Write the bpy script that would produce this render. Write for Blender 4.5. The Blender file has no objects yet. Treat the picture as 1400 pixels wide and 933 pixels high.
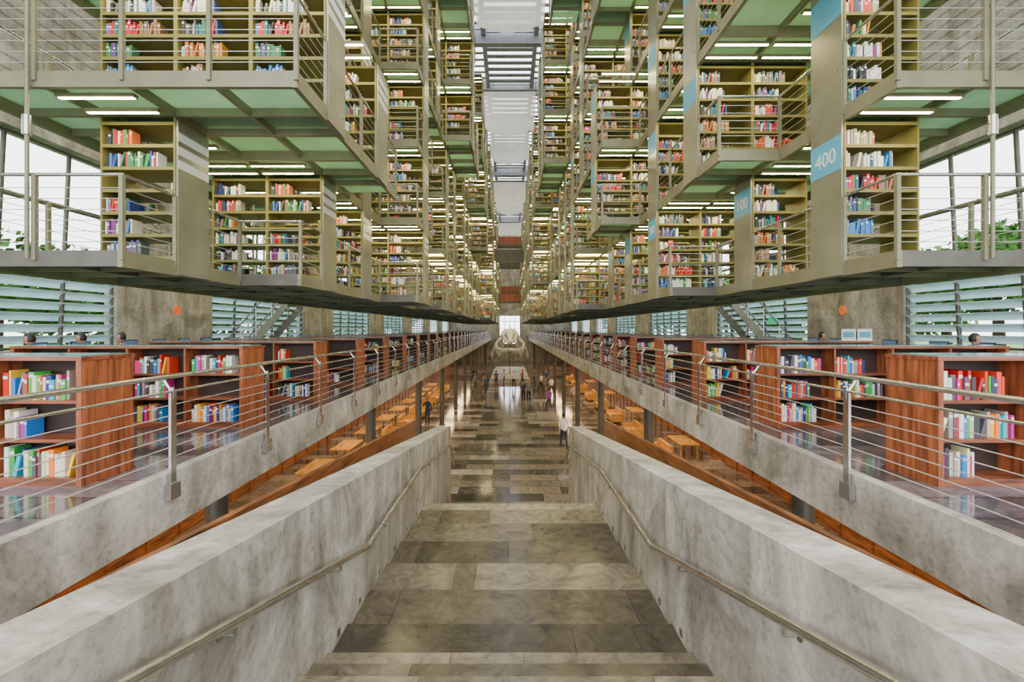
import bpy, math, random
from mathutils import Vector, Matrix, noise
random.seed(7)
R=random.Random(11)
C=bpy.context.scene.collection
E=6.0          # eye height above ground floor
DECK=4.5

# ---------------------------------------------------------------- materials
def nt(name):
    m=bpy.data.materials.new(name); m.use_nodes=True
    t=m.node_tree; b=t.nodes['Principled BSDF']
    return m,t,b
def mat(name,col,rough=.5,metal=0.0,ns=3.0,amt=.12,bump=0.0,stretch=(1,1,1),detail=4,emis=None,spec=None):
    m,t,b=nt(name)
    tc=t.nodes.new('ShaderNodeTexCoord'); mp=t.nodes.new('ShaderNodeMapping')
    mp.inputs['Scale'].default_value=stretch
    n=t.nodes.new('ShaderNodeTexNoise'); n.inputs['Scale'].default_value=ns; n.inputs['Detail'].default_value=detail
    r=t.nodes.new('ShaderNodeValToRGB')
    r.color_ramp.elements[0].position=.3; r.color_ramp.elements[1].position=.7
    r.color_ramp.elements[0].color=tuple(max(0,c*(1-amt)) for c in col)+(1,)
    r.color_ramp.elements[1].color=tuple(min(1,c*(1+amt)) for c in col)+(1,)
    t.links.new(tc.outputs['Object'],mp.inputs['Vector']); t.links.new(mp.outputs['Vector'],n.inputs['Vector'])
    t.links.new(n.outputs['Fac'],r.inputs['Fac']); t.links.new(r.outputs['Color'],b.inputs['Base Color'])
    b.inputs['Roughness'].default_value=rough; b.inputs['Metallic'].default_value=metal
    if spec is not None: b.inputs['Specular IOR Level'].default_value=spec
    if bump:
        bp=t.nodes.new('ShaderNodeBump'); bp.inputs['Strength'].default_value=bump; bp.inputs['Distance'].default_value=.02
        t.links.new(n.outputs['Fac'],bp.inputs['Height']); t.links.new(bp.outputs['Normal'],b.inputs['Normal'])
    if emis:
        b.inputs['Emission Color'].default_value=tuple(emis[:3])+(1,); b.inputs['Emission Strength'].default_value=emis[3]
    return m
def veins(t,vec,lo=.5,hi=1.6):
    n=t.nodes.new('ShaderNodeTexNoise'); n.inputs['Scale'].default_value=2.6; n.inputs['Detail'].default_value=12; n.inputs['Roughness'].default_value=.72; n.inputs['Distortion'].default_value=1.8
    t.links.new(vec,n.inputs['Vector'])
    r=t.nodes.new('ShaderNodeValToRGB'); r.color_ramp.elements[0].position=.33; r.color_ramp.elements[1].position=.7
    r.color_ramp.elements[0].color=(lo,lo,lo*1.04,1); r.color_ramp.elements[1].color=(hi,hi*.95,hi*.86,1)
    t.links.new(n.outputs['Fac'],r.inputs['Fac']); return r.outputs['Color']
def stone(name,c1,c2,bw,rh,rough,mortar=.008,mc=(.02,.02,.02)):
    """stone slabs: every slab gets its own grey, warm or pale tone, with veining"""
    m,t,b=nt(name)
    tc=t.nodes.new('ShaderNodeTexCoord')
    br=t.nodes.new('ShaderNodeTexBrick'); br.offset=.37; br.squash=1.0
    br.inputs['Scale'].default_value=1; br.inputs['Brick Width'].default_value=bw; br.inputs['Row Height'].default_value=rh
    br.inputs['Mortar Size'].default_value=mortar; br.inputs['Color1'].default_value=(0,0,0,1); br.inputs['Color2'].default_value=(1,1,1,1)
    br.inputs['Mortar'].default_value=(0,0,0,1)
    t.links.new(tc.outputs['Object'],br.inputs['Vector'])
    cr=t.nodes.new('ShaderNodeValToRGB'); e=cr.color_ramp.elements
    mid=tuple((a+b_)/2 for a,b_ in zip(c1,c2))
    e[0].position=0; e[0].color=c1+(1,); e[1].position=1; e[1].color=c2+(1,)
    q=e.new(.45); q.color=tuple(a*.6 for a in mid)+(1,)
    q=e.new(.62); q.color=(mid[0]*1.08,mid[1]*.97,mid[2]*.86,1)
    q=e.new(.8); q.color=(mid[0]*.8,mid[1]*.82,mid[2]*.87,1)
    t.links.new(br.outputs['Color'],cr.inputs['Fac'])
    v=veins(t,tc.outputs['Object'])
    mx=t.nodes.new('ShaderNodeMix'); mx.data_type='RGBA'; mx.blend_type='MULTIPLY'; mx.inputs[0].default_value=1
    t.links.new(cr.outputs['Color'],mx.inputs[6]); t.links.new(v,mx.inputs[7])
    m3=t.nodes.new('ShaderNodeMix'); m3.data_type='RGBA'
    t.links.new(br.outputs['Fac'],m3.inputs[0]); t.links.new(mx.outputs[2],m3.inputs[6]); m3.inputs[7].default_value=mc+(1,)
    t.links.new(m3.outputs[2],b.inputs['Base Color'])
    b.inputs['Roughness'].default_value=rough
    return m
def slab_stone(name,rough):
    """tone of every slab comes from its colour attribute, veined by noise"""
    m,t,b=nt(name)
    tc=t.nodes.new('ShaderNodeTexCoord'); a=t.nodes.new('ShaderNodeVertexColor'); a.layer_name='Col'
    v=veins(t,tc.outputs['Object'],.5,1.8)
    mx=t.nodes.new('ShaderNodeMix'); mx.data_type='RGBA'; mx.blend_type='MULTIPLY'; mx.inputs[0].default_value=1
    t.links.new(a.outputs['Color'],mx.inputs[6]); t.links.new(v,mx.inputs[7]); t.links.new(mx.outputs[2],b.inputs['Base Color'])
    b.inputs['Roughness'].default_value=rough
    return m
def concrete(name,col,lines=0):
    m,t,b=nt(name)
    tc=t.nodes.new('ShaderNodeTexCoord')
    n=t.nodes.new('ShaderNodeTexNoise'); n.inputs['Scale'].default_value=.8; n.inputs['Detail'].default_value=12; n.inputs['Roughness'].default_value=.74; n.inputs['Distortion'].default_value=.9
    n2=t.nodes.new('ShaderNodeTexNoise'); n2.inputs['Scale'].default_value=14; n2.inputs['Detail'].default_value=8; n2.inputs['Roughness'].default_value=.7
    n3=t.nodes.new('ShaderNodeTexNoise'); n3.inputs['Scale'].default_value=1.0; n3.inputs['Detail'].default_value=6
    mp=t.nodes.new('ShaderNodeMapping'); mp.inputs['Scale'].default_value=(3.2,3.2,.5)
    t.links.new(tc.outputs['Object'],n.inputs['Vector']); t.links.new(tc.outputs['Object'],n2.inputs['Vector'])
    t.links.new(tc.outputs['Object'],mp.inputs['Vector']); t.links.new(mp.outputs['Vector'],n3.inputs['Vector'])
    r=t.nodes.new('ShaderNodeValToRGB'); r.color_ramp.elements[0].position=.36; r.color_ramp.elements[1].position=.62
    r.color_ramp.elements[0].color=(col[0]*.46,col[1]*.44,col[2]*.40,1); r.color_ramp.elements[1].color=tuple(min(1,c*1.2) for c in col)+(1,)
    r4=t.nodes.new('ShaderNodeValToRGB'); r4.color_ramp.elements[0].position=.35; r4.color_ramp.elements[1].position=.62
    r4.color_ramp.elements[0].color=(.58,.57,.55,1); r4.color_ramp.elements[1].color=(1,1,1,1)
    r5=t.nodes.new('ShaderNodeValToRGB'); r5.color_ramp.elements[0].position=.36; r5.color_ramp.elements[1].position=.5
    r5.color_ramp.elements[0].color=(.55,.54,.53,1); r5.color_ramp.elements[1].color=(1,1,1,1)
    def mul(a,b_,f):
        mx=t.nodes.new('ShaderNodeMix'); mx.data_type='RGBA'; mx.blend_type='MULTIPLY'; mx.inputs[0].default_value=f
        t.links.new(a,mx.inputs[6]); t.links.new(b_,mx.inputs[7]); return mx.outputs[2]
    t.links.new(n.outputs['Fac'],r.inputs['Fac']); t.links.new(n3.outputs['Fac'],r4.inputs['Fac']); t.links.new(n2.outputs['Fac'],r5.inputs['Fac'])
    out=mul(r.outputs['Color'],r4.outputs['Color'],.85); out=mul(out,r5.outputs['Color'],.65)
    if lines:
        w=t.nodes.new('ShaderNodeTexWave'); w.bands_direction='Z'; w.inputs['Scale'].default_value=lines
        t.links.new(tc.outputs['Object'],w.inputs['Vector'])
        r2=t.nodes.new('ShaderNodeValToRGB'); r2.color_ramp.elements[0].position=.0; r2.color_ramp.elements[0].color=(.45,.45,.45,1)
        r2.color_ramp.elements[1].position=.12; r2.color_ramp.elements[1].color=(1,1,1,1)
        t.links.new(w.outputs['Fac'],r2.inputs['Fac']); out=mul(out,r2.outputs['Color'],1)
    t.links.new(out,b.inputs['Base Color'])
    bp=t.nodes.new('ShaderNodeBump'); bp.inputs['Strength'].default_value=.35; bp.inputs['Distance'].default_value=.012
    t.links.new(n2.outputs['Fac'],bp.inputs['Height']); t.links.new(bp.outputs['Normal'],b.inputs['Normal'])
    b.inputs['Roughness'].default_value=.5
    return m
def translucent(name,col,transp=.25,ns=2):
    m,t,b=nt(name)
    t.nodes.remove(b); o=t.nodes['Material Output']
    tc=t.nodes.new('ShaderNodeTexCoord'); n=t.nodes.new('ShaderNodeTexNoise'); n.inputs['Scale'].default_value=ns
    t.links.new(tc.outputs['Object'],n.inputs['Vector'])
    r=t.nodes.new('ShaderNodeValToRGB'); r.color_ramp.elements[0].color=tuple(c*.8 for c in col)+(1,); r.color_ramp.elements[1].color=tuple(min(1,c*1.15) for c in col)+(1,)
    t.links.new(n.outputs['Fac'],r.inputs['Fac'])
    d=t.nodes.new('ShaderNodeBsdfDiffuse'); tl=t.nodes.new('ShaderNodeBsdfTranslucent'); tr=t.nodes.new('ShaderNodeBsdfTransparent')
    tr.inputs['Color'].default_value=tuple(min(1,c*1.2) for c in col)+(1,)
    t.links.new(r.outputs['Color'],d.inputs['Color']); t.links.new(r.outputs['Color'],tl.inputs['Color'])
    m1=t.nodes.new('ShaderNodeMixShader'); m1.inputs[0].default_value=.55
    t.links.new(d.outputs[0],m1.inputs[1]); t.links.new(tl.outputs[0],m1.inputs[2])
    m2=t.nodes.new('ShaderNodeMixShader'); m2.inputs[0].default_value=transp
    t.links.new(m1.outputs[0],m2.inputs[1]); t.links.new(tr.outputs[0],m2.inputs[2])
    t.links.new(m2.outputs[0],o.inputs['Surface'])
    return m
def books_mat():
    m,t,b=nt('book_spines')
    a=t.nodes.new('ShaderNodeVertexColor'); a.layer_name='Col'
    t.links.new(a.outputs['Color'],b.inputs['Base Color']); b.inputs['Roughness'].default_value=.45
    return m
def wood(name,col,st=(1,1,12)):
    return mat(name,col,rough=.34,ns=2.6,amt=.7,stretch=st,detail=8)

M_STEEL=mat('olive_painted_steel',(.215,.205,.125),rough=.42,metal=.15,ns=2,amt=.18)
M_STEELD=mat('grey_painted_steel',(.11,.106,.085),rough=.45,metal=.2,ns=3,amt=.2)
M_PANEL=mat('satin_steel_panel',(.25,.245,.175),rough=.3,metal=.3,ns=1.5,amt=.2)
M_SHELF=mat('olive_shelf_steel',(.21,.18,.045),rough=.45,metal=.05,ns=3,amt=.15)
M_GLASSF=translucent('green_glass_floor',(.50,.70,.55),.3)
M_CHROME=mat('brushed_stainless',(.58,.58,.56),rough=.2,metal=.95,ns=8,amt=.1)
M_WIRE=mat('stainless_cable',(.65,.65,.65),rough=.35,metal=.6,ns=8,amt=.1)
M_LAMP=mat('fluorescent_tube',(1,.95,.8),emis=(1,.84,.42,62))
M_BLUE=mat('sky_blue_label',(.10,.42,.62),rough=.5,amt=.05)
M_WHITE=mat('white_label',(.85,.85,.8),rough=.5,amt=.03)
M_CONC=concrete('fair_faced_concrete',(.60,.575,.53))
M_CONCW=concrete('concrete_boarded',(.52,.51,.48),lines=1.1)
M_FLOOR=stone('polished_stone_floor',(.03,.029,.031),(.40,.38,.36),1.9,.72,.09)
M_STAIR=slab_stone('stair_stone',.17)
M_GROUT=mat('stair_joint_dark',(.012,.012,.011),rough=.8)
M_DECKF=stone('mezzanine_stone',(.07,.062,.072),(.22,.20,.22),1.2,.45,.1)
M_WOOD=wood('red_cedar_wood',(.28,.08,.03),(7,7,.7))
M_WOODH=wood('red_cedar_wood_board',(.24,.07,.03),(.7,7,7))
M_WOODL=wood('honey_oak_wood',(.66,.32,.08),(1,8,8))
M_WOODW=wood('brown_wood_cladding',(.25,.09,.028),(6,.5,6))
M_BOOK=books_mat()
M_TOP=mat('teal_glass_top',(.16,.24,.22),rough=.12,amt=.2)
M_DARK=mat('dark_shelf_back',(.04,.022,.017),rough=.6)
M_LOUV=translucent('frosted_glass_louvre',(.70,.84,.88),.12)
M_FAB=translucent('gauze_fabric',(.84,.86,.93),.2,ns=.6)
M_ROOF=mat('roof_slat_grey',(.27,.28,.31),rough=.6,amt=.1)
M_BONE=mat('whale_bone',(.82,.79,.72),rough=.6,amt=.15)
M_BLACK=mat('black_plastic',(.02,.02,.022),rough=.35)
M_SCREEN=mat('monitor_screen',(.03,.04,.06),rough=.15,emis=(.2,.35,.6,.4))
M_GRASS=mat('grass',(.10,.22,.04),rough=.9,ns=4,amt=.5)
M_LEAF=mat('leaves',(.07,.22,.03),rough=.6,ns=1.2,amt=.7)
M_BARK=mat('bark',(.12,.08,.05),rough=.9)
M_ORANGE=mat('orange_sign',(.95,.20,.03),rough=.5,amt=.03,emis=(1,.2,.03,.3))
M_GREEN=mat('green_exit_sign',(.02,.45,.18),rough=.5,amt=.03,emis=(.02,.6,.25,.6))
M_RED=mat('red_bridge_panel',(.34,.10,.07),rough=.5)

# ---------------------------------------------------------------- mesh builder
class MB:
    def __init__(s): s.v=[];s.f=[];s.m=[];s.c=[];s.sm=[]
    def add(s,vs,fs,m=0,col=(1,1,1),smooth=False):
        o=len(s.v); s.v+=[tuple(v) for v in vs]
        for f in fs:
            s.f.append(tuple(i+o for i in f)); s.m.append(m); s.c.append(col); s.sm.append(smooth)
    def box(s,x0,x1,y0,y1,z0,z1,m=0,col=(1,1,1)):
        if x0>x1:x0,x1=x1,x0
        if y0>y1:y0,y1=y1,y0
        if z0>z1:z0,z1=z1,z0
        s.add([(x0,y0,z0),(x1,y0,z0),(x1,y1,z0),(x0,y1,z0),(x0,y0,z1),(x1,y0,z1),(x1,y1,z1),(x0,y1,z1)],
              [(0,3,2,1),(4,5,6,7),(0,1,5,4),(1,2,6,5),(2,3,7,6),(3,0,4,7)],m,col)
    def obox(s,c,half,rot,m=0,col=(1,1,1)):
        c=Vector(c); vs=[]
        for dz in(-1,1):
            for dx,dy in((-1,-1),(1,-1),(1,1),(-1,1)):
                vs.append(c+rot@Vector((dx*half[0],dy*half[1],dz*half[2])))
        s.add(vs,[(0,3,2,1),(4,5,6,7),(0,1,5,4),(1,2,6,5),(2,3,7,6),(3,0,4,7)],m,col)
    def tube(s,p,q,r,m=0,n=6,r2=None,cap=True,col=(1,1,1)):
        p=Vector(p);q=Vector(q);d=q-p
        if d.length<1e-6:return
        d.normalize(); u=d.cross(Vector((0,0,1)) if abs(d.z)<.95 else Vector((1,0,0))).normalized(); w=d.cross(u)
        if r2 is None:r2=r
        vs=[];
        for k,(c,rr) in enumerate(((p,r),(q,r2))):
            for i in range(n):
                a=2*math.pi*i/n; vs.append(c+u*math.cos(a)*rr+w*math.sin(a)*rr)
        fs=[(i,(i+1)%n,n+(i+1)%n,n+i) for i in range(n)]
        s.add(vs,fs,m,col,True)
        if cap: s.add(vs,[tuple(range(n-1,-1,-1)),tuple(range(n,2*n))],m,col)
    def path(s,pts,r,m=0,n=8):
        for a,b in zip(pts[:-1],pts[1:]): s.tube(a,b,r,m,n)
        for p in pts[1:-1]: s.ball(p,(r,r,r),m,10,8)
    def ball(s,c,rad,m=0,nu=12,nv=8,cond=None,col=(1,1,1)):
        vs=[];fs=[]
        for j in range(nv+1):
            t=math.pi*j/nv
            for i in range(nu):
                a=2*math.pi*i/nu
                vs.append((c[0]+rad[0]*math.sin(t)*math.cos(a),c[1]+rad[1]*math.sin(t)*math.sin(a),c[2]+rad[2]*math.cos(t)))
        for j in range(nv):
            for i in range(nu):
                f=(j*nu+i,(j+1)*nu+i,(j+1)*nu+(i+1)%nu,j*nu+(i+1)%nu)
                if cond:
                    cc=[sum(vs[k][q] for k in f)/4-c[q] for q in range(3)]
                    if not cond(*cc): continue
                fs.append(f)
        s.add(vs,fs,m,col,True)
    def prism(s,poly,x0,x1,m=0):   # poly in (y,z), extruded along x
        n=len(poly); vs=[(x0,y,z) for y,z in poly]+[(x1,y,z) for y,z in poly]
        fs=[(i,(i+1)%n,n+(i+1)%n,n+i) for i in range(n)]+[tuple(range(n-1,-1,-1)),tuple(range(n,2*n))]
        s.add(vs,fs,m)
    def mesh(s,name,mats,colors=False):
        me=bpy.data.meshes.new(name); me.from_pydata(s.v,[],s.f)
        for m in mats: me.materials.append(m)
        me.polygons.foreach_set('material_index',s.m); me.polygons.foreach_set('use_smooth',s.sm)
        if colors:
            a=me.color_attributes.new('Col','FLOAT_COLOR','CORNER'); d=[]
            for f,c in zip(s.f,s.c): d+= (list(c)+[1])*len(f)
            a.data.foreach_set('color',d)
        me.update(); return me
    def obj(s,name,mats,parent=None,colors=False,loc=(0,0,0)):
        o=bpy.data.objects.new(name,s.mesh(name,mats,colors)); C.objects.link(o); o.location=loc
        if parent:o.parent=parent
        return o
def inst(name,me,loc,rot=0,parent=None):
    o=bpy.data.objects.new(name,me); C.objects.link(o); o.location=loc; o.rotation_euler=(0,0,rot)
    if parent:o.parent=parent
    return o
def empty(name,loc=(0,0,0),rot=0):
    o=bpy.data.objects.new(name,None); C.objects.link(o); o.location=loc; o.rotation_euler=(0,0,rot); o.empty_display_size=.3; return o

PAL=[(.75,.72,.62),(.7,.66,.5),(.82,.8,.74),(.55,.03,.02),(.6,.12,.03),(.03,.08,.38),(.02,.04,.18),(.04,.20,.48),(.05,.22,.08),
     (.65,.26,.04),(.22,.04,.2),(.03,.03,.03),(.3,.16,.06),(.45,.45,.42),(.02,.15,.2),(.85,.82,.76),(.35,.3,.22),(.04,.04,.05),(.5,.02,.04),(.12,.12,.13),(.03,.06,.25)]
PALV=[(.8,.05,.02),(.85,.25,.01),(.9,.55,.03),(.02,.2,.6),(.01,.42,.5),(.55,.02,.22),(.06,.42,.08),(.85,.8,.7),(.02,.04,.2),(.9,.85,.8),(.35,.3,.28),(.05,.05,.05),(.6,.01,.01),(.8,.75,.5),(.1,.1,.12),(.5,.48,.4)]
def books_run(mb,x0,x1,y0,dy,z,hmax,rnd,m,pal=PAL,lean=True,run=True):
    """books standing on a board from x0 to x1, spines at y0, extending dy."""
    x=x0; base=rnd.choice(pal)
    while x<x1:
        if rnd.random()<.13: base=rnd.choice(pal)
        w=rnd.uniform(.018,.05); h=hmax*rnd.uniform(.62,.97); c=base if (run and rnd.random()<.65) else rnd.choice(pal)
        c=tuple(min(1,k*rnd.uniform(.8,1.15)) for k in c); off=rnd.uniform(0,.03)*(1 if dy>0 else -1)
        if x+w>x1:break
        d=dy*rnd.uniform(.75,1)
        if lean and rnd.random()<.07 and x+w+h*.25<x1:
            a=rnd.uniform(.15,.32); rot=Matrix.Rotation(a,3,'Y')
            mb.obox((x+w/2+math.sin(a)*h/2,y0+off+d/2,z+h/2*math.cos(a)+.5*w*math.sin(a)),(w/2,abs(d)/2,h/2),rot,m,c); x+=w+math.sin(a)*h
        else:
            mb.box(x,x+w,y0+off,y0+off+d,z,z+h,m,c)
            if rnd.random()<.6:
                zz=z+h*rnd.uniform(.6,.8); s=.002 if dy>0 else -.002
                mb.box(x+.003,x+w-.003,y0+off-s,y0+off,zz,zz+h*.12,m,(.8,.78,.7))
            x+=w+.001
# ---------------------------------------------------------------- stack bays
BW=1.14; STO=2.35; ROWS=6.9; PITCH=2.6; NR=29; NL=6; DEP=.7
def make_bay(seed):
    r=random.Random(seed); mb=MB()
    mb.box(0,.03,0,DEP,0,2.2,0); mb.box(BW-.03,BW,0,DEP,0,2.2,0)
    for i in range(7):
        z=.07+.34*i
        mb.box(.03,BW-.03,0.005,DEP-.005,z-.012,z+.012,0)
        mb.box(.03,BW-.03,0.0,.012,z-.035,z+.014,0)
        if i<6:
            f=r.random()
            if f>.12:
                e=.05+(BW-.1)*(r.uniform(.28,.55) if r.random()<.7 else r.uniform(.55,.95))
                books_run(mb,.05,e,.03,.2,z+.012,.27,r,1)
            if r.random()<.5: books_run(mb,.05,.05+(BW-.1)*r.uniform(.25,.8),DEP-.03,-.2,z+.012,.27,r,1)
    mb.tube((.05,DEP/2,.1),(BW-.05,DEP/2,1.1),.007,2,4); mb.tube((BW-.05,DEP/2,.1),(.05,DEP/2,1.1),.007,2,4)
    mb.tube((.05,DEP/2,1.1),(BW-.05,DEP/2,2.1),.007,2,4); mb.tube((BW-.05,DEP/2,1.1),(.05,DEP/2,2.1),.007,2,4)
    return mb.mesh('steel_bookshelf_bay',[M_SHELF,M_BOOK,M_STEELD],True)
BAYS=[make_bay(100+i) for i in range(14)]
XK=[5.07,3.93,2.79,1.65]; XOUT=7.35
def kin(side,r,l):
    if side<0:
        if r==0: return [0,2,1,2,1,2][l]
        if r==1: return [1,2,1,1,2,2][l]
        if r==2: return [1,1,1,1,2,2][l]
        if r==3: return [2,2,2,2,2,2][l]
        if r==4: return [1,1,1,2,2,3][l]
    else:
        if r==0: return [0,0,1,1,2,1][l]
        if r==1: return [0,1,1,1,2,2][l]
        if r==2: return [1,1,1,1,2,2][l]
        if r==3: return [1,2,2,1,2,2][l]
        if r==4: return [1,1,2,2,2,3][l]
    if r in (14,15,18,20,22,24): return 3   # rows joined by the footbridges
    c=(r+(3 if side>0 else 0))
    base=[2,1,2,2,1,3,2,1,2,3][c%10]
    rr=random.Random(r*31+l//2*7+(5 if side>0 else 0))
    if l==0: return min(base,2) if r<12 else base
    if l<=2: return min(3 if r>9 else 2,max(1,base+rr.choice([0,0,0,1])))
    return min(3,base+rr.choice([0,1,1]))
def FL(l): return E+1.02+STO*l
POSTS=set()
def rail(mb,p,q,z,wires,h=1.0):
    p=Vector((p[0],p[1],z));q=Vector((q[0],q[1],z)); L=(q-p).length
    if L<.1:return
    mb.tube(p+Vector((0,0,h)),q+Vector((0,0,h)),.024,1,6)
    n=max(1,round(L/1.15))
    for i in range(n+1):
        c=p.lerp(q,i/n); key=(round(c.x,1),round(c.y,1),round(c.z,1))
        if key in POSTS: continue
        POSTS.add(key)
        mb.box(c.x-.026,c.x+.026,c.y-.026,c.y+.026,z-.12,z+h,0)
    for i in range(wires):
        zz=.12+i*(h-.15)/wires
        mb.tube(p+Vector((0,0,zz)),q+Vector((0,0,zz)),.0055,2,4,cap=False)
IN=.03
for side in (-1,1):
    for r in range(NR):
        d=ROWS+PITCH*r
        root=empty('hanging_book_stack',(side*4,d,FL(0)))
        inv=Vector((side*4,d,FL(0)))
        mb=MB()   # slots:0 steel 1 chrome 2 wire 3 dark 4 glass 5 panel 6 lamp 7 label
        y0=d-.95;y1=d+1.65
        wires=6 if r<5 else (3 if r<10 else 0)
        for l in range(NL):
            k=kin(side,r,l); xi=XK[k]; z=FL(l)
            kp=kin(side,r-1,l) if r>0 else None; kn=kin(side,r+1,l) if r<NR-1 else 0
            g=4; sm=3 if l==0 else 0
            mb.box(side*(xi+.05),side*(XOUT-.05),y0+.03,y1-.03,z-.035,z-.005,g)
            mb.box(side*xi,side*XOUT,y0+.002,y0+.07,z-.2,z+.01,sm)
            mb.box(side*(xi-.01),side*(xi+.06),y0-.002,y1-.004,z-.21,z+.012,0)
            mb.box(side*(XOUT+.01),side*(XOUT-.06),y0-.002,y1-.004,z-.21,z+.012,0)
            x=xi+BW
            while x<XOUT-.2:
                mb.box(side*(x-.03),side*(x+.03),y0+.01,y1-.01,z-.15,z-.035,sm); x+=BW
            mb.box(side*xi,side*XOUT,d-.03,d+.03,z-.152,z-.033,0); mb.box(side*xi,side*XOUT,d+DEP-.03,d+DEP+.03,z-.152,z-.033,0)
            if l==0:
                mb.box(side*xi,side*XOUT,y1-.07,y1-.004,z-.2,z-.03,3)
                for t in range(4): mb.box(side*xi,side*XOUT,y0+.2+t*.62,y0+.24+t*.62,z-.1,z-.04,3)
            # inner solid panel with label
            mb.box(side*(xi-.012-IN),side*(xi-.012),d,d+DEP,z-.2+.001,z+STO-.2-.001,5)
            xl=xi-.012-IN
            if side>0: mb.box(side*(xl-.004),side*xl,d+.003,d+DEP-.003,z+1.42,z+1.95,7)
            else:
                for q in range(3): mb.box(side*(xl-.004),side*xl,d+.003,d+DEP-.003,z+1.42+.21*q,z+1.55+.21*q,7)
            if r<4:
                for q in range(2):
                    for yb_ in (d+.08,d+DEP-.08): mb.tube((side*(xl-.012),yb_,z+.1+q*.5),(side*xl,yb_,z+.1+q*.5),.014,0,6)
            nb=k+1
            ztop=z+STO-.2
            for b in range(nb):
                xa=xi+b*BW
                for (ya,yb) in ((d-.72,d-.67),(d-.30,d-.25),(d+DEP+.30,d+DEP+.35)):
                    X0,X1=side*(xa+.05),side*(xa+BW-.07)
                    if X0>X1:X0,X1=X1,X0
                    mb.add([(X0,ya,ztop-.025),(X0,yb,ztop-.025),(X1,yb,ztop-.025),(X1,ya,ztop-.025)],[(0,1,2,3)],6)
                    mb.box(X0-.02,X1+.02,ya-.02,yb+.02,ztop-.02,ztop+.03,0)
                me=BAYS[R.randrange(14)]
                inst('bookshelf_bay',me,((side*xa if side>0 else side*(xa+BW))-inv.x,d-inv.y,z-inv.z),0,root)
            rail(mb,(side*xi,y0),(side*xi,d),z,wires); rail(mb,(side*xi,d+DEP),(side*xi,y1),z,wires)
            if kp is None: rail(mb,(side*xi,y0),(side*XOUT,y0),z,wires)
            elif kp<k: rail(mb,(side*xi,y0),(side*XK[kp],y0),z,wires)
            if kn<k: rail(mb,(side*xi,y1),(side*XK[kn],y1),z,wires)
            if r<6: rail(mb,(side*XOUT,y0),(side*XOUT,y1),z,wires)
            if (r+l)%3==1 and r>1 and l<NL-1 and min(k,kin(side,r,l+1))>=1:
                xs=6.0; xe=4.2; ys_=d+DEP+.12
                if xi<xe-.1:
                    for q in range(12):
                        xx=xs+(xe-xs)*q/12; zz=z+STO*(q+1)/12
                        mb.box(side*xx,side*(xx-.17),ys_,ys_+.7,zz-.03,zz,3)
                    for yy in(ys_-.02,ys_+.72):
                        mb.tube((side*xs,yy,z),(side*xe,yy,z+STO-.22),.04,0,4); mb.tube((side*xs,yy,z+.95),(side*xe,yy,z+STO+.75),.02,1,5)
        z=FL(NL); mb.box(side*XK[kin(side,r,NL-1)],side*XOUT,y0,y1,z-.17,z-.1,0)
        for xx in (6.21,XOUT):
            mb.tube((side*(xx+.05),y0-.05,FL(0)-.1),(side*(xx+.05),y0-.05,21.6),.025,0,6)
            mb.tube((side*(xx+.05),y0-.05,FL(0)+1.5),(side*(xx+.05),y0-.05,FL(0)+1.75),.05,1,8)
        mb.v=[(a-inv.x,b-inv.y,c-inv.z) for a,b,c in mb.v]
        mb.obj('platforms_and_rails',[M_STEEL,M_CHROME,M_WIRE,M_STEELD,M_GLASSF,M_PANEL,M_LAMP,M_BLUE if side>0 else M_WHITE],root)
        if side>0 and r<3:
            for l in range(1):
                k=kin(side,r,l); cu=bpy.data.curves.new('label_number','FONT'); cu.body=['400','100','300'][r]; cu.size=.32; cu.extrude=.002; cu.align_x='CENTER'
                cu.materials.append(M_WHITE); t=bpy.data.objects.new('label_number',cu); C.objects.link(t); t.parent=root
                m=Matrix(((0,0,-1),(-1,0,0),(0,1,0))).to_4x4()
                m.translation=Vector((XK[k]-.012-IN-.007-inv.x,d+DEP/2-inv.y,FL(l)+1.57-inv.z)); t.matrix_local=m

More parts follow.
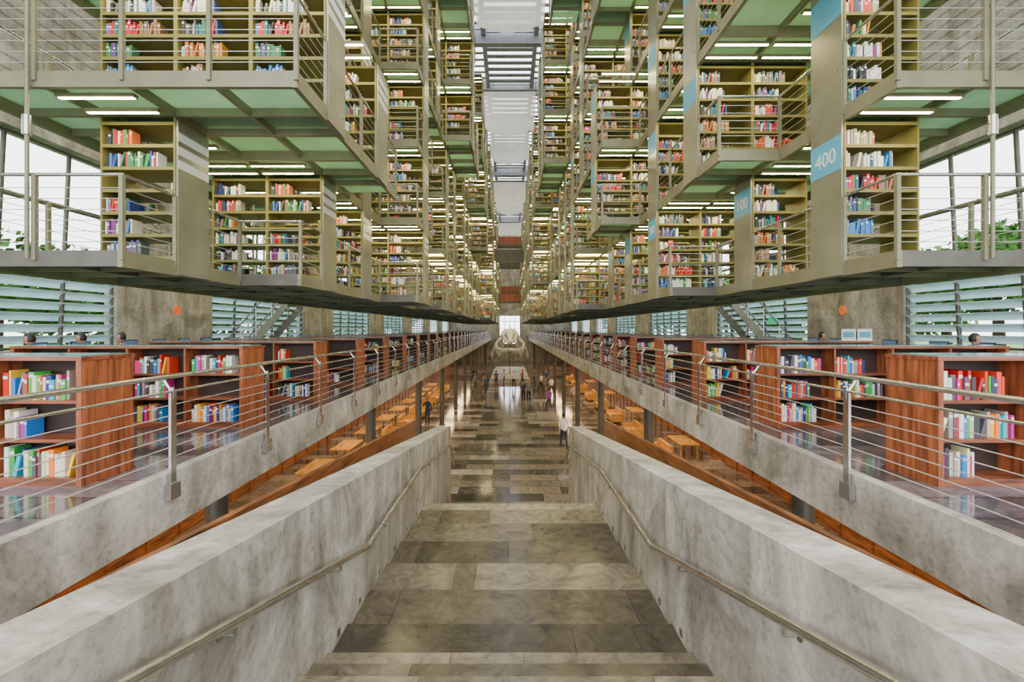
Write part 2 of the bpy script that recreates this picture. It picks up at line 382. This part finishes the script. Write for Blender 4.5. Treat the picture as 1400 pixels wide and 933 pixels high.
# ---------------------------------------------------------------- shell
Y0=-7;Y1=84;XW=11
mb=MB(); mb.box(-XW,XW,Y0,Y1+8,-.3,0); mb.obj('floor',[M_FLOOR])
for side,nm in((-1,'left'),(1,'right')):
    mb=MB()
    mb.box(side*XW,side*(XW+.3),Y0,Y1,0,5.5,0)
    mb.box(side*XW,side*(XW+.3),Y0,Y1,10.55,22,1)
    mb.box(side*(XW-.25),side*(XW+.35),Y0,Y1,10.4,10.75,0)
    y=1.2
    piers=[]
    while y<Y1:
        mb.box(side*(XW-.02),side*(XW+.32),y,min(Y1,y+4.1),5.4,10.6,0); piers.append(y); y+=11.5
    mb.obj('wall_'+nm,[M_CONC,M_CONCW])
    for i,p in enumerate(piers):
        a=p+4.1;b=min(p+11.5,Y1)
        w=MB()
        n=5
        for j in range(n+1):
            yy=a+(b-a)*j/n
            w.tube((side*(XW+.1),yy,5.5),(side*(XW+.1),yy+.25*(0 if j in(0,n) else 1),10.5),.05,0,6)
        for zz in (5.55,7.55,9.0,10.4): w.box(side*(XW+.06),side*(XW+.16),a,b,zz-.03,zz+.03,0)
        for q in range(7):
            zz=5.75+q*.27; rot=Matrix.Rotation(side*.75,3,'Y')
            w.obox((side*(XW+.12),(a+b)/2,zz),(.13,(b-a)/2,.008),rot,1)
        w.obj('window_%d'%(i+1+(10 if side>0 else 0)),[M_STEELD,M_LOUV])
    # mezzanine deck
    mb=MB()
    mb.box(side*3.52,side*XW,Y0,Y1,DECK-.02,DECK,1)
    mb.box(side*3.5,side*XW,Y0,Y1,DECK-.55,DECK-.02,0)
    mb.box(side*3.5,side*3.62,Y0,Y1,DECK-.02,DECK+.015,0)
    mb.obj('mezzanine_floor_'+nm,[M_CONC,M_DECKF])
    y=6.6
    while y<Y1:
        c=MB(); c.tube((0,0,0),(0,0,3.95),.15,0,20); c.tube((0,0,0),(0,0,.03),.22,0,20); c.tube((0,0,3.87),(0,0,3.95),.2,0,20)
        c.obj('round_column',[M_STEELD],loc=(side*4.25,y,0)); y+=7.3
    mb=MB(); mb.box(side*9.6,side*9.75,Y0,Y1,0,3.95,0)
    y=0
    while y<Y1:
        mb.box(side*9.56,side*9.6,y,y+.06,0,3.95,0); y+=1.2
    mb.obj('wall_ground_'+nm,[M_WOODW])
    mb=MB(); mb.prism([(1.0,E-1.62),(14.2,E-2.85),(14.2,E-3.35),(1.0,E-2.1)],side*2.95,side*3.03,0)
    for q in range(6):
        yy=1.5+q*2.4; zz=E-1.62-(yy-1)*.0932; mb.tube((side*2.99,yy,0),(side*2.99,yy,zz-.2),.04,1,8)
    mb.obj('wooden_ramp_balustrade',[M_WOODW,M_STEELD])
    mb=MB(); rx=side*3.46; yy=1.03; L=Y1-2
    while yy<L:
        mb.box(rx-.013,rx+.013,yy-.038,yy+.038,DECK-.22,DECK+.86,0)
        mb.box(rx-.03,rx+.035,yy-.07,yy+.07,DECK-.24,DECK-.08,0)
        mb.tube((rx,yy,DECK+.84),(rx+side*.09,yy,DECK+.97),.016,0,6)
        mb.tube((rx,yy,DECK+.78),(rx,yy,DECK+.9),.02,0,6)
        yy+=1.82
    mb.tube((rx+side*.1,-1,DECK+1.0),(rx+side*.1,L,DECK+1.0),.026,0,10)
    mb.tube((rx,-1,DECK+.86),(rx,L,DECK+.86),.014,0,8)
    for q in range(7):
        zz=DECK+.08+q*.107; mb.tube((rx,-1,zz),(rx,L,zz),.005,1,4)
    mb.obj('cable_railing',[M_CHROME,M_WIRE])
mb=MB(); mb.box(-3.5,3.5,Y0,.2,DECK-.5,DECK,0); mb.obj('landing_floor',[M_DECKF])

# ---------------------------------------------------------------- stair
mb=MB(); W=1.85
ZA=E-3.36
WS=W-.004
TONES=[(.22,.195,.15),(.055,.048,.037),(.085,.073,.055),(.12,.105,.08),(.07,.06,.045),(.095,.083,.063),(.13,.112,.08),(.26,.23,.17)]
rs=random.Random(5)
def step(a,b,z,tone=None,th=.32,cuts=None):
    """one stair step: dark core, riser slab and 2-3 tread slabs with an overhanging nosing"""
    mb.box(-WS,WS,a+.01,b-.012,max(.001,z-th),z-.04,1)
    mb.box(-WS,WS,b-.012,b,max(.001,z-th),z-.042,0,tuple(c*.8 for c in (tone or (.1,.09,.07))))
    n=cuts or rs.choice([2,3,3]); xs=[-WS]+sorted(rs.uniform(-WS*.85,WS*.85) for _ in range(n-1))+[WS]
    for i in range(n):
        t=tone or rs.choice(TONES); f=rs.uniform(.65,1.5); c=tuple(k*f for k in t)
        mb.box(xs[i]+.003,xs[i+1]-.003,a+.004,b+.03,z-.04,z,0,c)
n=13; ys=.2
NY=[4.58,5.15,5.97,6.80,7.68,8.58,9.42,9.98]     # broad shallow landing steps
ye=NY[0]; t_=(ye-ys)/n; RS=.08; r_=(DECK-(ZA+RS))/n
for i in range(n): step(ys+t_*i,ys+t_*(i+1),DECK-r_*(i+1),TONES[0] if i==n-1 else None)
for i in range(7):
    step(NY[i],NY[i+1],ZA-RS*i,TONES[[1,2,3,4,5,6,7][i]])
LZ=ZA-RS*6
n2=13; r2=LZ/n2; yb=NY[-1]
for i in range(n2-1):
    step(yb+.33*i,yb+.33*(i+1),LZ-r2*(i+1))
mb.obj('stone_staircase',[M_STAIR,M_GROUT],colors=True)
def ztop(y): return E-1.026-.142*y
for side in(-1,1):
    mb=MB()
    mb.prism([(-.3,ztop(-.3)),(14.3,ztop(14.3)),(14.3,0),(13.0,0),(9.0,LZ-.9),(ye,LZ-.5),(.6,DECK-.9),(-.3,DECK-.7)],side*W,side*(W+.41),0)
    mb.obj('stair_parapet_wall',[M_CONC])
    h=MB(); X=side*(W-.10)
    pts=[(X,.2,E-1.05),(X,5.6,E-2.68),(X,8.8,E-2.72),(X,13.3,E-3.4),(X,14.4,E-4.3)]
    h.path(pts,.036,0,14)
    for a,b in zip(pts[:-1],pts[1:]):
        L=(Vector(b)-Vector(a)).length; k=max(1,int(L/1.6))
        for i in range(k):
            p=Vector(a).lerp(Vector(b),(i+.5)/k); h.tube(p,p+Vector((0,0,-.09)),.012,0,6); h.tube(p+Vector((0,0,-.09)),(side*W,p.y,p.z-.09),.012,0,6); h.tube((side*(W-.01),p.y,p.z-.09),(side*W,p.y,p.z-.09),.04,0,10)
    h.obj('stair_handrail',[M_CHROME])
    s=MB()
    for i in range(7):
        yc=(NY[i]+NY[i+1])/2; s.box(side*(W-.012),side*(W-.001),yc,yc+.07,ZA-RS*i+.05,ZA-RS*i+.13,0)
    s.obj('step_light',[M_CHROME])

# ---------------------------------------------------------------- roof
mb=MB(); y=Y0
while y<Y1+1:
    mb.box(-XW,XW,y,y+.35,21.2,22.2,0); y+=5.2
for x in (-8.6,-6.2,-3.8,-1.4,1.4,3.8,6.2,8.6): mb.box(x-.12,x+.12,Y0,Y1,21.6,22.0,0)
y=Y0
while y<Y1:
    mb.box(-1.3,1.3,y,y+.34,21.75,21.8,0); mb.box(1.4,XW,y,y+.2,21.9,21.95,0) ; mb.box(-1.4,-XW,y,y+.2,21.9,21.95,0); y+=.65
mb.obj('ceiling',[M_ROOF])
y=17.0;i=0
while y<Y1-4:
    mb=MB(); nx=10;ny=14; vs=[];zz=20.0-(i%2)*1.1
    for b in range(ny+1):
        for a in range(nx+1):
            u=a/nx*2-1; v=b/ny
            vs.append((u*1.4,y+v*3.2,zz-(1.5+.25*math.cos(u*2.2))*math.sin(math.pi*v)**.8+.07*math.sin(a*2.1+b*.9)))
    fs=[(b*(nx+1)+a,b*(nx+1)+a+1,(b+1)*(nx+1)+a+1,(b+1)*(nx+1)+a) for b in range(ny) for a in range(nx)]
    mb.add(vs,fs,0,smooth=True)
    for yy in(y,y+3.2): mb.tube((-1.5,yy,zz),(1.5,yy,zz),.05,1,6); mb.tube((-1.4,yy,zz),(-1.4,yy,21.6),.012,1,4); mb.tube((1.4,yy,zz),(1.4,yy,21.6),.012,1,4)
    mb.obj('hanging_gauze_sail',[M_FAB,M_STEELD]); y+=7.6;i+=1
# far wall with glazing & bridges
mb=MB(); mb.box(-XW,-1.9,Y1,Y1+.3,0,22,0); mb.box(1.9,XW,Y1,Y1+.3,0,22,0); mb.box(-1.9,1.9,Y1,Y1+.3,8.4,22,0); mb.box(-1.9,1.9,Y1,Y1+.3,0,3.2,0)
mb.obj('wall_back',[M_CONC])
mb=MB()
for x in(-1.9,-.95,0,.95,1.9): mb.box(x-.06,x+.06,Y1+.05,Y1+.2,3.2,8.4,0)
for z in(3.25,4.5,6.0,7.4): mb.box(-1.9,1.9,Y1+.05,Y1+.15,z-.05,z+.05,0)
for q in range(6): mb.obox((0,Y1+.3,3.5+q*.33),(1.8,.12,.01),Matrix.Rotation(.7,3,'X'),1)
mb.obj('window_9',[M_STEELD,M_LOUV])
for (y,z,m) in((59.6,E+3.6,M_RED),(70.2,E+5.6,M_RED),(64.6,E+8.9,M_STEELD),(46.6,E+7.2,M_STEELD),(54.3,E+10.1,M_RED)):
    mb=MB(); w_=1.45; mb.box(-w_,w_,y,y+1.2,z-.25,z,1); mb.box(-w_,w_,y,y+.06,z,z+.95,0); mb.box(-w_,w_,y+1.14,y+1.2,z,z+.95,0); mb.tube((-w_,y+.03,z+1.05),(w_,y+.03,z+1.05),.03,1,6)
    for x in(-1.4,-.7,0,.7,1.4): mb.box(x-.03,x+.03,y-.02,y+.03,z-.2,z+1.05,1)
    mb.obj('footbridge',[m,M_STEELD])

# ---------------------------------------------------------------- mezzanine bookcases
def make_wcase(seed):
    r=random.Random(seed); mb=MB(); nb=4; w=.88; H=1.2; D=.6
    for i in range(nb+1):
        x=i*w; t=.05 if i in(0,nb) else .03
        x0=0 if i==0 else (nb*w-t if i==nb else x-t/2)
        mb.box(x0,x0+t,0,D,0.0,H,0)
    mb.box(.05,nb*w-.05,.29,.31,0,H,3)
    mb.box(0.001,nb*w-.001,0.02,D-.02,0,.06,1)
    for z in(.08,.45,.82): mb.box(.05,nb*w-.05,.015,D-.015,z-.03,z,1)
    mb.box(-.01,nb*w+.01,-.01,D+.01,H,H+.035,1); mb.box(0.03,nb*w-.03,.03,D-.03,H+.035,H+.045,4)
    for i in range(nb):
        for z in(.08,.45,.82):
            a=i*w+.06; 
            e=a+(w-.12)*(r.uniform(.5,1) if r.random()<.7 else r.uniform(.2,.5))
            if r.random()<.93: books_run(mb,a,e,.06,.2,z,.29,r,2,PALV,run=False)
            if r.random()<.8: books_run(mb,a,e,D-.06,-.2,z,.29,r,2,PALV)
    return mb.mesh('wooden_bookcase',[M_WOOD,M_WOODH,M_BOOK,M_DARK,M_TOP],True)
WC=[make_wcase(i) for i in range(5)]
for side in(-1,1):
    for k in range(28):
        y=4.3+2.6*k
        x=4.05 if side>0 else -4.05-3.52
        inst('wooden_bookcase',WC[(k+(2 if side>0 else 0))%5],(x,y,DECK))
# ---------------------------------------------------------------- mezz stairs up to stack
for side in(-1,1):
    mb=MB(); yA=15.6; n=14; xa=9.75; xb=7.6; zt=FL(0)
    for i in range(n):
        x=xa+(xb-xa)*i/n; z=DECK+(zt-DECK)*(i+1)/n
        mb.box(side*x,side*(x-.16),yA,yA+1.1,z-.04,z,0)
    for yy in(yA-.05,yA+1.1):
        vs=[(side*xa,yy,DECK),(side*(xa-.25),yy,DECK),(side*xb,yy,zt-.28),(side*xb,yy,zt),(side*(xa),yy,DECK+.22)]
        vs2=[(a,b+.05,c) for a,b,c in vs]
        mb.add(vs+vs2,[(0,1,2,3,4),(9,8,7,6,5),(0,5,6,1),(1,6,7,2),(2,7,8,3),(3,8,9,4),(4,9,5,0)],0)
        mb.tube((side*xa,yy,DECK+1.0),(side*xb,yy,zt+1.0),.025,1,8)
        for q in range(5):
            f=q/4; x=xa+(xb-xa)*f; z=DECK+(zt-DECK)*f; mb.tube((side*x,yy,z),(side*x,yy,z+1.0),.018,1,6)
    mb.obj('steel_stair',[M_PANEL,M_CHROME])
# ---------------------------------------------------------------- signs
for side in(-1,1):
    mb=MB(); mb.tube((side*(XW-.05),15.0,E+.62),(side*(XW-.02),15.0,E+.62),.15,0,24); mb.obj('round_wall_sign',[M_ORANGE])
mb=MB(); mb.box(10.9,10.94,18.6,19.2,E+.2,E+.5,0); mb.box(10.94,11.0,18.8,19.0,E+.3,E+.4,0); mb.obj('exit_sign',[M_GREEN])
mb=MB()
for x in(0,.34): mb.box(x,x+.3,0,.01,0,.24,0); mb.box(x+.03,x+.27,-.004,0,.06,.18,1)
mb.box(-.02,.66,-.03,.05,-.01,0,0)
mb.obj('shelf_placard',[M_WHITE,M_BLUE],loc=(7.0,9.6,DECK+1.26))

# ---------------------------------------------------------------- computer desks
for side in(-1,1):
    for k in range(4):
        root=empty('computer_desk',(side*10.4,7.5+k*4.6,DECK))
        mb=MB(); mb.box(-.4,.4,0,4.2,.7,.74,0)
        for y in(.05,2.1,4.1):
            mb.box(-.35,.35,y,y+.05,0,.7,0)
        mb.obj('desk_top',[M_WOODH],root)
        for q in range(4):
            m=MB(); y=.5+q*1.05
            m.box(side*.1,side*.13,y-.25,y+.25,.86,1.2,0); m.box(side*.096,side*.1,y-.23,y+.23,.88,1.18,1); m.box(side*.13,side*.16,y-.03,y+.03,.74,.95,0); m.box(side*.02,side*.22,y-.12,y+.12,.74,.755,0)
            m.box(-side*.25,-side*.1,y-.2,y+.2,.74,.76,0)
            m.obj('monitor',[M_BLACK,M_SCREEN],root)
# ---------------------------------------------------------------- ground floor furniture
def table():
    mb=MB(); mb.box(-.9,.9,-.45,.45,.69,.74,0)
    for x in(-.82,.76):
        for y in(-.4,.34): mb.box(x,x+.06,y,y+.06,0,.69,0)
    mb.box(-.8,.8,-.38,-.35,.6,.69,0); mb.box(-.8,.8,.35,.38,.6,.69,0)
    return mb.mesh('wooden_table',[M_WOODL])
def sofa():
    mb=MB(); mb.box(-.8,.8,-.35,.35,.12,.42,0); mb.box(-.8,.8,.25,.4,.42,.8,0); mb.box(-.88,-.78,-.35,.4,.1,.6,0); mb.box(.78,.88,-.35,.4,.1,.6,0)
    for x in(-.8,.74):
        for y in(-.3,.3): mb.box(x,x+.06,y-.03,y+.03,0,.12,0)
    return mb.mesh('wooden_bench',[M_WOODL])
TB=table();SF=sofa()
for k in range(9):
    inst('wooden_table',TB,(-7.4,17.5+3.2*k,0),1.57)
    inst('wooden_bench',SF,(-6.2,17.8+3.2*k,0),1.57)
    inst('wooden_bench',SF,(6.8,16.5+4.4*k,0),-1.57)
    if k%2: inst('wooden_table',TB,(8.2,17.5+4.1*k,0),1.57)

# ---------------------------------------------------------------- whale skeleton
root=empty('whale_skeleton',(0,58,0))
mb=MB(); mb.box(-2.1,2.1,-7.5,9,.12,.45,0); mb.box(-2.3,2.3,-7.7,9.2,.0,.12,0); mb.obj('plinth',[M_CONC],root)
mb=MB()
for i in range(34):
    v=i/33; y=-2+v*12; z=4.1+.5*math.sin(v*3)-.6*v; s=.26*(1-.75*v)+.03
    mb.ball((0,y,z),(s,.14,s),0,8,6); mb.tube((0,y,z),(0,y+.1,z+s*2.4),s*.25,0,5); mb.tube((-s*2,y,z),(s*2,y,z),s*.22,0,5)
for i in range(13):
    y=-1.6+i*.42; rr=1.45*(1-abs(i-5)/11)
    for sd in(-1,1):
        pts=[(sd*rr*math.sin(a),y+.12*a,4.2-rr*1.05*(1-math.cos(a))) for a in [j*.38 for j in range(7)]]
        for a,b in zip(pts[:-1],pts[1:]): mb.tube(a,b,.07,0,5)
mb.ball((0,-2.5,4.0),(.85,.7,.6),0,14,9)
mb.tube((0,-2.8,4.1),(0,-5.6,3.3),.42,0,8,.08)
for sd in(-1,1):
    pts=[(sd*.85,-2.5,3.6),(sd*1.35,-3.4,3.1),(sd*1.2,-4.5,2.7),(sd*.6,-5.5,2.6),(sd*.05,-5.8,2.7)]
    for a,b in zip(pts[:-1],pts[1:]): mb.tube(a,b,.15,0,8)
    pts=[(sd*.3,-2.8,4.3),(sd*.7,-3.6,4.0),(sd*.4,-4.9,3.5),(sd*.08,-5.6,3.3)]
    for a,b in zip(pts[:-1],pts[1:]): mb.tube(a,b,.14,0,8)
    sh=(sd*1.1,-.6,3.3); el=(sd*1.65,-.2,2.5); mb.tube(sh,el,.14,0,6)
    for q in range(4): mb.tube(el,(sd*(1.8+.08*q),.1+.2*q,1.4+.15*q),.05,0,5,.02)
for y in(-2,1,4,8): mb.tube((0,y,.1),(0,y,4.0),.04,1,6)
bo=mb.obj('bones',[M_BONE,M_STEELD],root); bo.scale=(1.25,1.25,1.25)
bo.location=(0,.3,.33)

# ---------------------------------------------------------------- people
def pm(n,c,r=.7): return mat(n,c,rough=r,ns=12,amt=.12)
SK=[pm('skin_tan',(.5,.27,.17),.5),pm('skin_brown',(.38,.2,.12),.5)]
HAIR=pm('hair_dark',(.018,.012,.01),.5); SHOE=pm('shoe_leather',(.03,.025,.02),.4); EYE=pm('eye_dark',(.02,.015,.01),.2); LIP=pm('lips',(.35,.1,.09),.4)
def person(x,y,z0,h,yaw,shirt,pants,pose='stand',skin=0,sleeve='short',longhair=False):
    s=h/1.75
    J={};Rr={}
    def j(n,p,r): J[n]=Vector(p);Rr[n]=r
    if pose=='sit':
        j('pel',(0,0,.55),.135); hz=.55
    else: j('pel',(0,0,.95),.135); hz=.95
    ln=.05 if pose=='walk' else (.08 if pose=='sit' else 0)
    j('wst',(0,ln*.3,hz+.17),.12); j('chs',(0,ln*.6,hz+.36),.145); j('nkb',(0,ln,hz+.53),.075); j('nck',(0,ln+.01,hz+.60),.055)
    sg={'stand':(.03,-.02),'walk':(.28,-.26)}.get(pose,(0,0))
    for i,sd in enumerate((-1,1)):
        if pose=='sit':
            j('hip%d'%i,(sd*.1,.03,.53),.095); j('kn%d'%i,(sd*.12,.44,.5),.062); j('an%d'%i,(sd*.12,.42,.09),.042); j('to%d'%i,(sd*.12,.58,.04),.038)
        else:
            f=sg[i]
            j('hip%d'%i,(sd*.095,0,.88),.095); j('kn%d'%i,(sd*.1,f*.55+.04,.5),.06); j('an%d'%i,(sd*.1,f,.09+(.05 if f<-.1 else 0)),.042); j('to%d'%i,(sd*.11,f+.15,.04),.036)
        ay=-sg[i]*.8 if pose=='walk' else 0
        j('sh%d'%i,(sd*.18,ln,hz+.47),.062)
        if pose=='sit':
            j('el%d'%i,(sd*.23,.12,hz+.2),.043); j('wr%d'%i,(sd*.17,.36,hz+.22),.03); j('ha%d'%i,(sd*.16,.44,hz+.22),.033)
        elif pose=='phone' and i==1:
            j('el1',(.24,.08,1.17),.043); j('wr1',(.12,.27,1.3),.03); j('ha1',(.1,.3,1.37),.033)
        else:
            j('el%d'%i,(sd*.235,ay*.4-.02,hz+.19),.043); j('wr%d'%i,(sd*.25,ay+.05,hz-.04),.03); j('ha%d'%i,(sd*.25,ay+.08,hz-.12),.033)
    B=[('pel','wst','s'),('wst','chs','s'),('chs','nkb','s'),('nkb','nck','k')]
    for i in '01':
        B+=[('pel','hip'+i,'p'),('hip'+i,'kn'+i,'p'),('kn'+i,'an'+i,'p'),('an'+i,'to'+i,'b'),('chs','sh'+i,'s'),('sh'+i,'el'+i,'s'),('el'+i,'wr'+i,'k' if sleeve=='short' else 's'),('wr'+i,'ha'+i,'k')]
    names=list(J); me=bpy.data.meshes.new('t'); me.from_pydata([J[n] for n in names],[(names.index(a),names.index(b)) for a,b,_ in B],[])
    o=bpy.data.objects.new('t',me); C.objects.link(o)
    o.modifiers.new('s','SKIN'); 
    for i,n in enumerate(names):
        sv=me.skin_vertices[0].data[i]; r=Rr[n]; sv.radius=(r,r*(.72 if n in('wst','chs','pel') else 1)) ; sv.use_root=(i==0)
    md=o.modifiers.new('u','SUBSURF'); md.levels=1; md.render_levels=1
    dg=bpy.context.evaluated_depsgraph_get(); ev=o.evaluated_get(dg); m2=ev.to_mesh()
    mb=MB(); vs=[v.co.copy() for v in m2.vertices]
    for p in m2.polygons:
        c=p.center; best=None
        for a,b,t in B:
            A=J[a];D=J[b]-A; u=max(0,min(1,(c-A).dot(D)/max(D.length_squared,1e-6))); q=(c-(A+D*u)).length/max(.03,(Rr[a]*(1-u)+Rr[b]*u))
            if best is None or q<best[0]: best=(q,t)
        mi={'s':0,'p':1,'k':2,'b':3}[best[1]]
        if best[1]=='s' and c.z<hz-.0 and abs(c.x)<.19 and pose!='sit': mi=1
        mb.f.append(tuple(p.vertices)); mb.m.append(mi); mb.c.append((1,1,1)); mb.sm.append(True)
    mb.v=[tuple(v) for v in vs]
    ev.to_mesh_clear(); bpy.data.objects.remove(o)
    hc=J['nck']+Vector((0,.02,.115))
    mb.ball(hc,(.075,.095,.115),2,16,12)
    mb.ball(hc+Vector((0,.09,-.01)),(.014,.022,.022),2,6,5)
    for sd in(-1,1):
        mb.ball(hc+Vector((sd*.03,.083,.015)),(.012,.008,.008),5,6,5); mb.ball(hc+Vector((sd*.077,0,0)),(.012,.022,.03),2,6,5)
    mb.ball(hc+Vector((0,.083,-.05)),(.024,.008,.008),6,6,5)
    mb.ball(hc+Vector((0,-.008,.012)),(.085,.103,.122),4,16,12,cond=lambda a,b,c:(c>.055 or b<-.03) and c>-.07 and not(b>.07 and c<.06))
    if longhair: mb.ball(hc+Vector((0,-.06,-.09)),(.085,.05,.17),4,12,8)
    for i in '01':
        H=J['ha'+i]; dr=(H-J['wr'+i]).normalized(); sdv=Vector((0,1,0)) if abs(dr.y)<.7 else Vector((1,0,0))
        inn=Vector((-1 if H.x>0 else 1,0,0))
        for q,ln_ in enumerate((.06,.075,.08,.072)):
            a=H+dr*.015+sdv*(.024-.016*q); b=a+dr*ln_*.5+inn*.006; c=b+dr*ln_*.45+inn*.022; mb.tube(a,b,.009,2,6,.008); mb.tube(b,c,.008,2,6,.006)
        a=H+sdv*.03-dr*.01; b=a+sdv*.02+dr*.03; mb.tube(a,b,.011,2,6,.009); mb.tube(b,b+dr*.03,.009,2,6,.007)
    ob=mb.obj('person',[shirt,pants,SK[skin],SHOE,HAIR,EYE,LIP]); ob.scale=(s,s,s); ob.location=(x,y,z0); ob.rotation_euler=(0,0,yaw)
    return ob
WH=pm('shirt_white',(.85,.80,.80)); PU=pm('shirt_purple',(.26,.06,.32)); NV=pm('navy_uniform',(.02,.03,.07)); PK=pm('shirt_pink',(.7,.5,.48)); GY=pm('shirt_grey',(.2,.2,.22)); BL=pm('shirt_blue',(.05,.12,.35)); RD=pm('shirt_red',(.5,.05,.04))
JN=pm('jeans_dark',(.03,.04,.08)); KH=pm('khaki_trousers',(.3,.25,.17)); BK=pm('black_trousers',(.015,.015,.015))
person(2.68,22.6,0,1.78,0.1,WH,JN,'walk')
person(2.85,33.0,0,1.74,.4,PU,JN,'walk',1)
person(1.55,37,0,1.76,2.9,GY,BK,'stand'); person(1.12,37.3,0,1.66,3.3,NV,BK,'stand',1,longhair=True)
person(4.9,34.6,0,1.85,2.6,PK,KH,'walk')
person(-5.1,28.2,0,1.8,2.7,NV,NV,'phone',1,'long')
person(-4.0,50,0,1.75,.5,NV,JN,'stand'); person(-2.2,42,0,1.72,2.5,BL,JN,'walk'); person(3.7,40.5,0,1.74,3.4,WH,BK,'walk',1)
for (x,y,m) in((-1.4,47,BL),(.4,46,WH),(1.3,48.0,RD),(2.6,49,GY),(-2.8,48,NV),(3.0,44,WH),(-.6,48.1,PK),(3.8,47.5,BL),(-3.3,44,GY)): person(x,y,0,1.7,R.uniform(0,6),m,R.choice([JN,BK,KH]),R.choice(['stand','walk']))
def chair(x,y,z,yaw):
    mb=MB(); mb.box(-.22,.22,-.22,.2,.40,.44,0); mb.box(-.21,.21,-.25,-.21,.55,.85,0)
    for a in(-.19,.17):
        for b in(-.22,.16): mb.box(a,a+.025,b,b+.025,0,.40 if b>0 else .85,1)
    o=mb.obj('office_chair',[M_BLACK,M_CHROME]); o.location=(x,y,z); o.rotation_euler=(0,0,yaw)
for (x,y,m) in((-9.5,9.1,NV),(-9.5,10.2,GY),(-9.5,11.25,BL),(9.5,9.4,RD),(9.5,12.6,GY),(9.5,14,NV)):
    yaw=1.5708 if x<0 else -1.5708
    person(x,y,DECK,1.78,yaw,m,JN,'sit'); chair(x-(-.05 if x<0 else .05),y,DECK,yaw)

# ---------------------------------------------------------------- exterior
mb=MB(); mb.box(-80,-XW-.35,-40,130,3.2,4.2,0); mb.box(XW+.35,80,-40,130,3.2,4.2,0); mb.box(-XW,XW,Y1+8,130,-1,0,0); mb.obj('garden_ground',[M_GRASS])
def tree_mesh(seed):
    r=random.Random(seed); mb=MB(); mb.tube((0,0,0),(.1,0,2.2),.16,1,8,.1)
    cs=[]
    for i in range(6):
        c=Vector((r.uniform(-1.1,1.1),r.uniform(-1.4,1.4),r.uniform(1.4,3.6))); cs.append((c,r.uniform(.8,1.2))); mb.tube((.1,0,1.9),c,.06,1,5,.02)
    for c,rad in cs:
        for q in range(460):
            v=Vector((r.gauss(0,1),r.gauss(0,1),r.gauss(0,1))).normalized()*rad*r.uniform(.6,1.05)+c
            n=Vector((r.gauss(0,1),r.gauss(0,1),r.gauss(0,1))).normalized(); u=n.orthogonal().normalized()*r.uniform(.07,.15); w=n.cross(u)
            mb.add([v-u,v-w*.6,v+u,v+w*.6],[(0,1,2,3)],0)
    return mb.mesh('garden_tree',[M_LEAF,M_BARK])
TM=[tree_mesh(i) for i in range(3)]
for side in(-1,1):
    y=2
    while y<70:
        o=inst('garden_tree',TM[R.randrange(3)],(side*R.uniform(15.0,16.8),y,4.15),R.uniform(0,6)); sc=R.uniform(1.05,1.35); o.scale=(sc,sc,sc); y+=R.uniform(1.7,2.8)

# ---------------------------------------------------------------- light
w=bpy.data.worlds.new('World'); bpy.context.scene.world=w; w.use_nodes=True
bg=w.node_tree.nodes['Background']; bg.inputs['Color'].default_value=(.95,.97,1,1); bg.inputs['Strength'].default_value=5.2
for side in(-1,1):
    for k in range(9):
        y=5+k*8
        a=bpy.data.lights.new('warm_downlight','AREA'); a.energy=270; a.color=(1,.68,.38); a.shape='RECTANGLE'; a.size=1.5; a.size_y=5
        o=bpy.data.objects.new('warm_downlight',a); C.objects.link(o); o.location=(side*6.4,y,3.85)
cam=bpy.data.cameras.new('camera'); cam.lens=16; cam.sensor_width=36; cam.clip_end=400; cam.shift_y=-16.5/1400; cam.shift_x=3/1400
co=bpy.data.objects.new('camera',cam); C.objects.link(co); co.location=(0,0,E); co.rotation_euler=(math.pi/2,0,0)
bpy.context.scene.camera=co
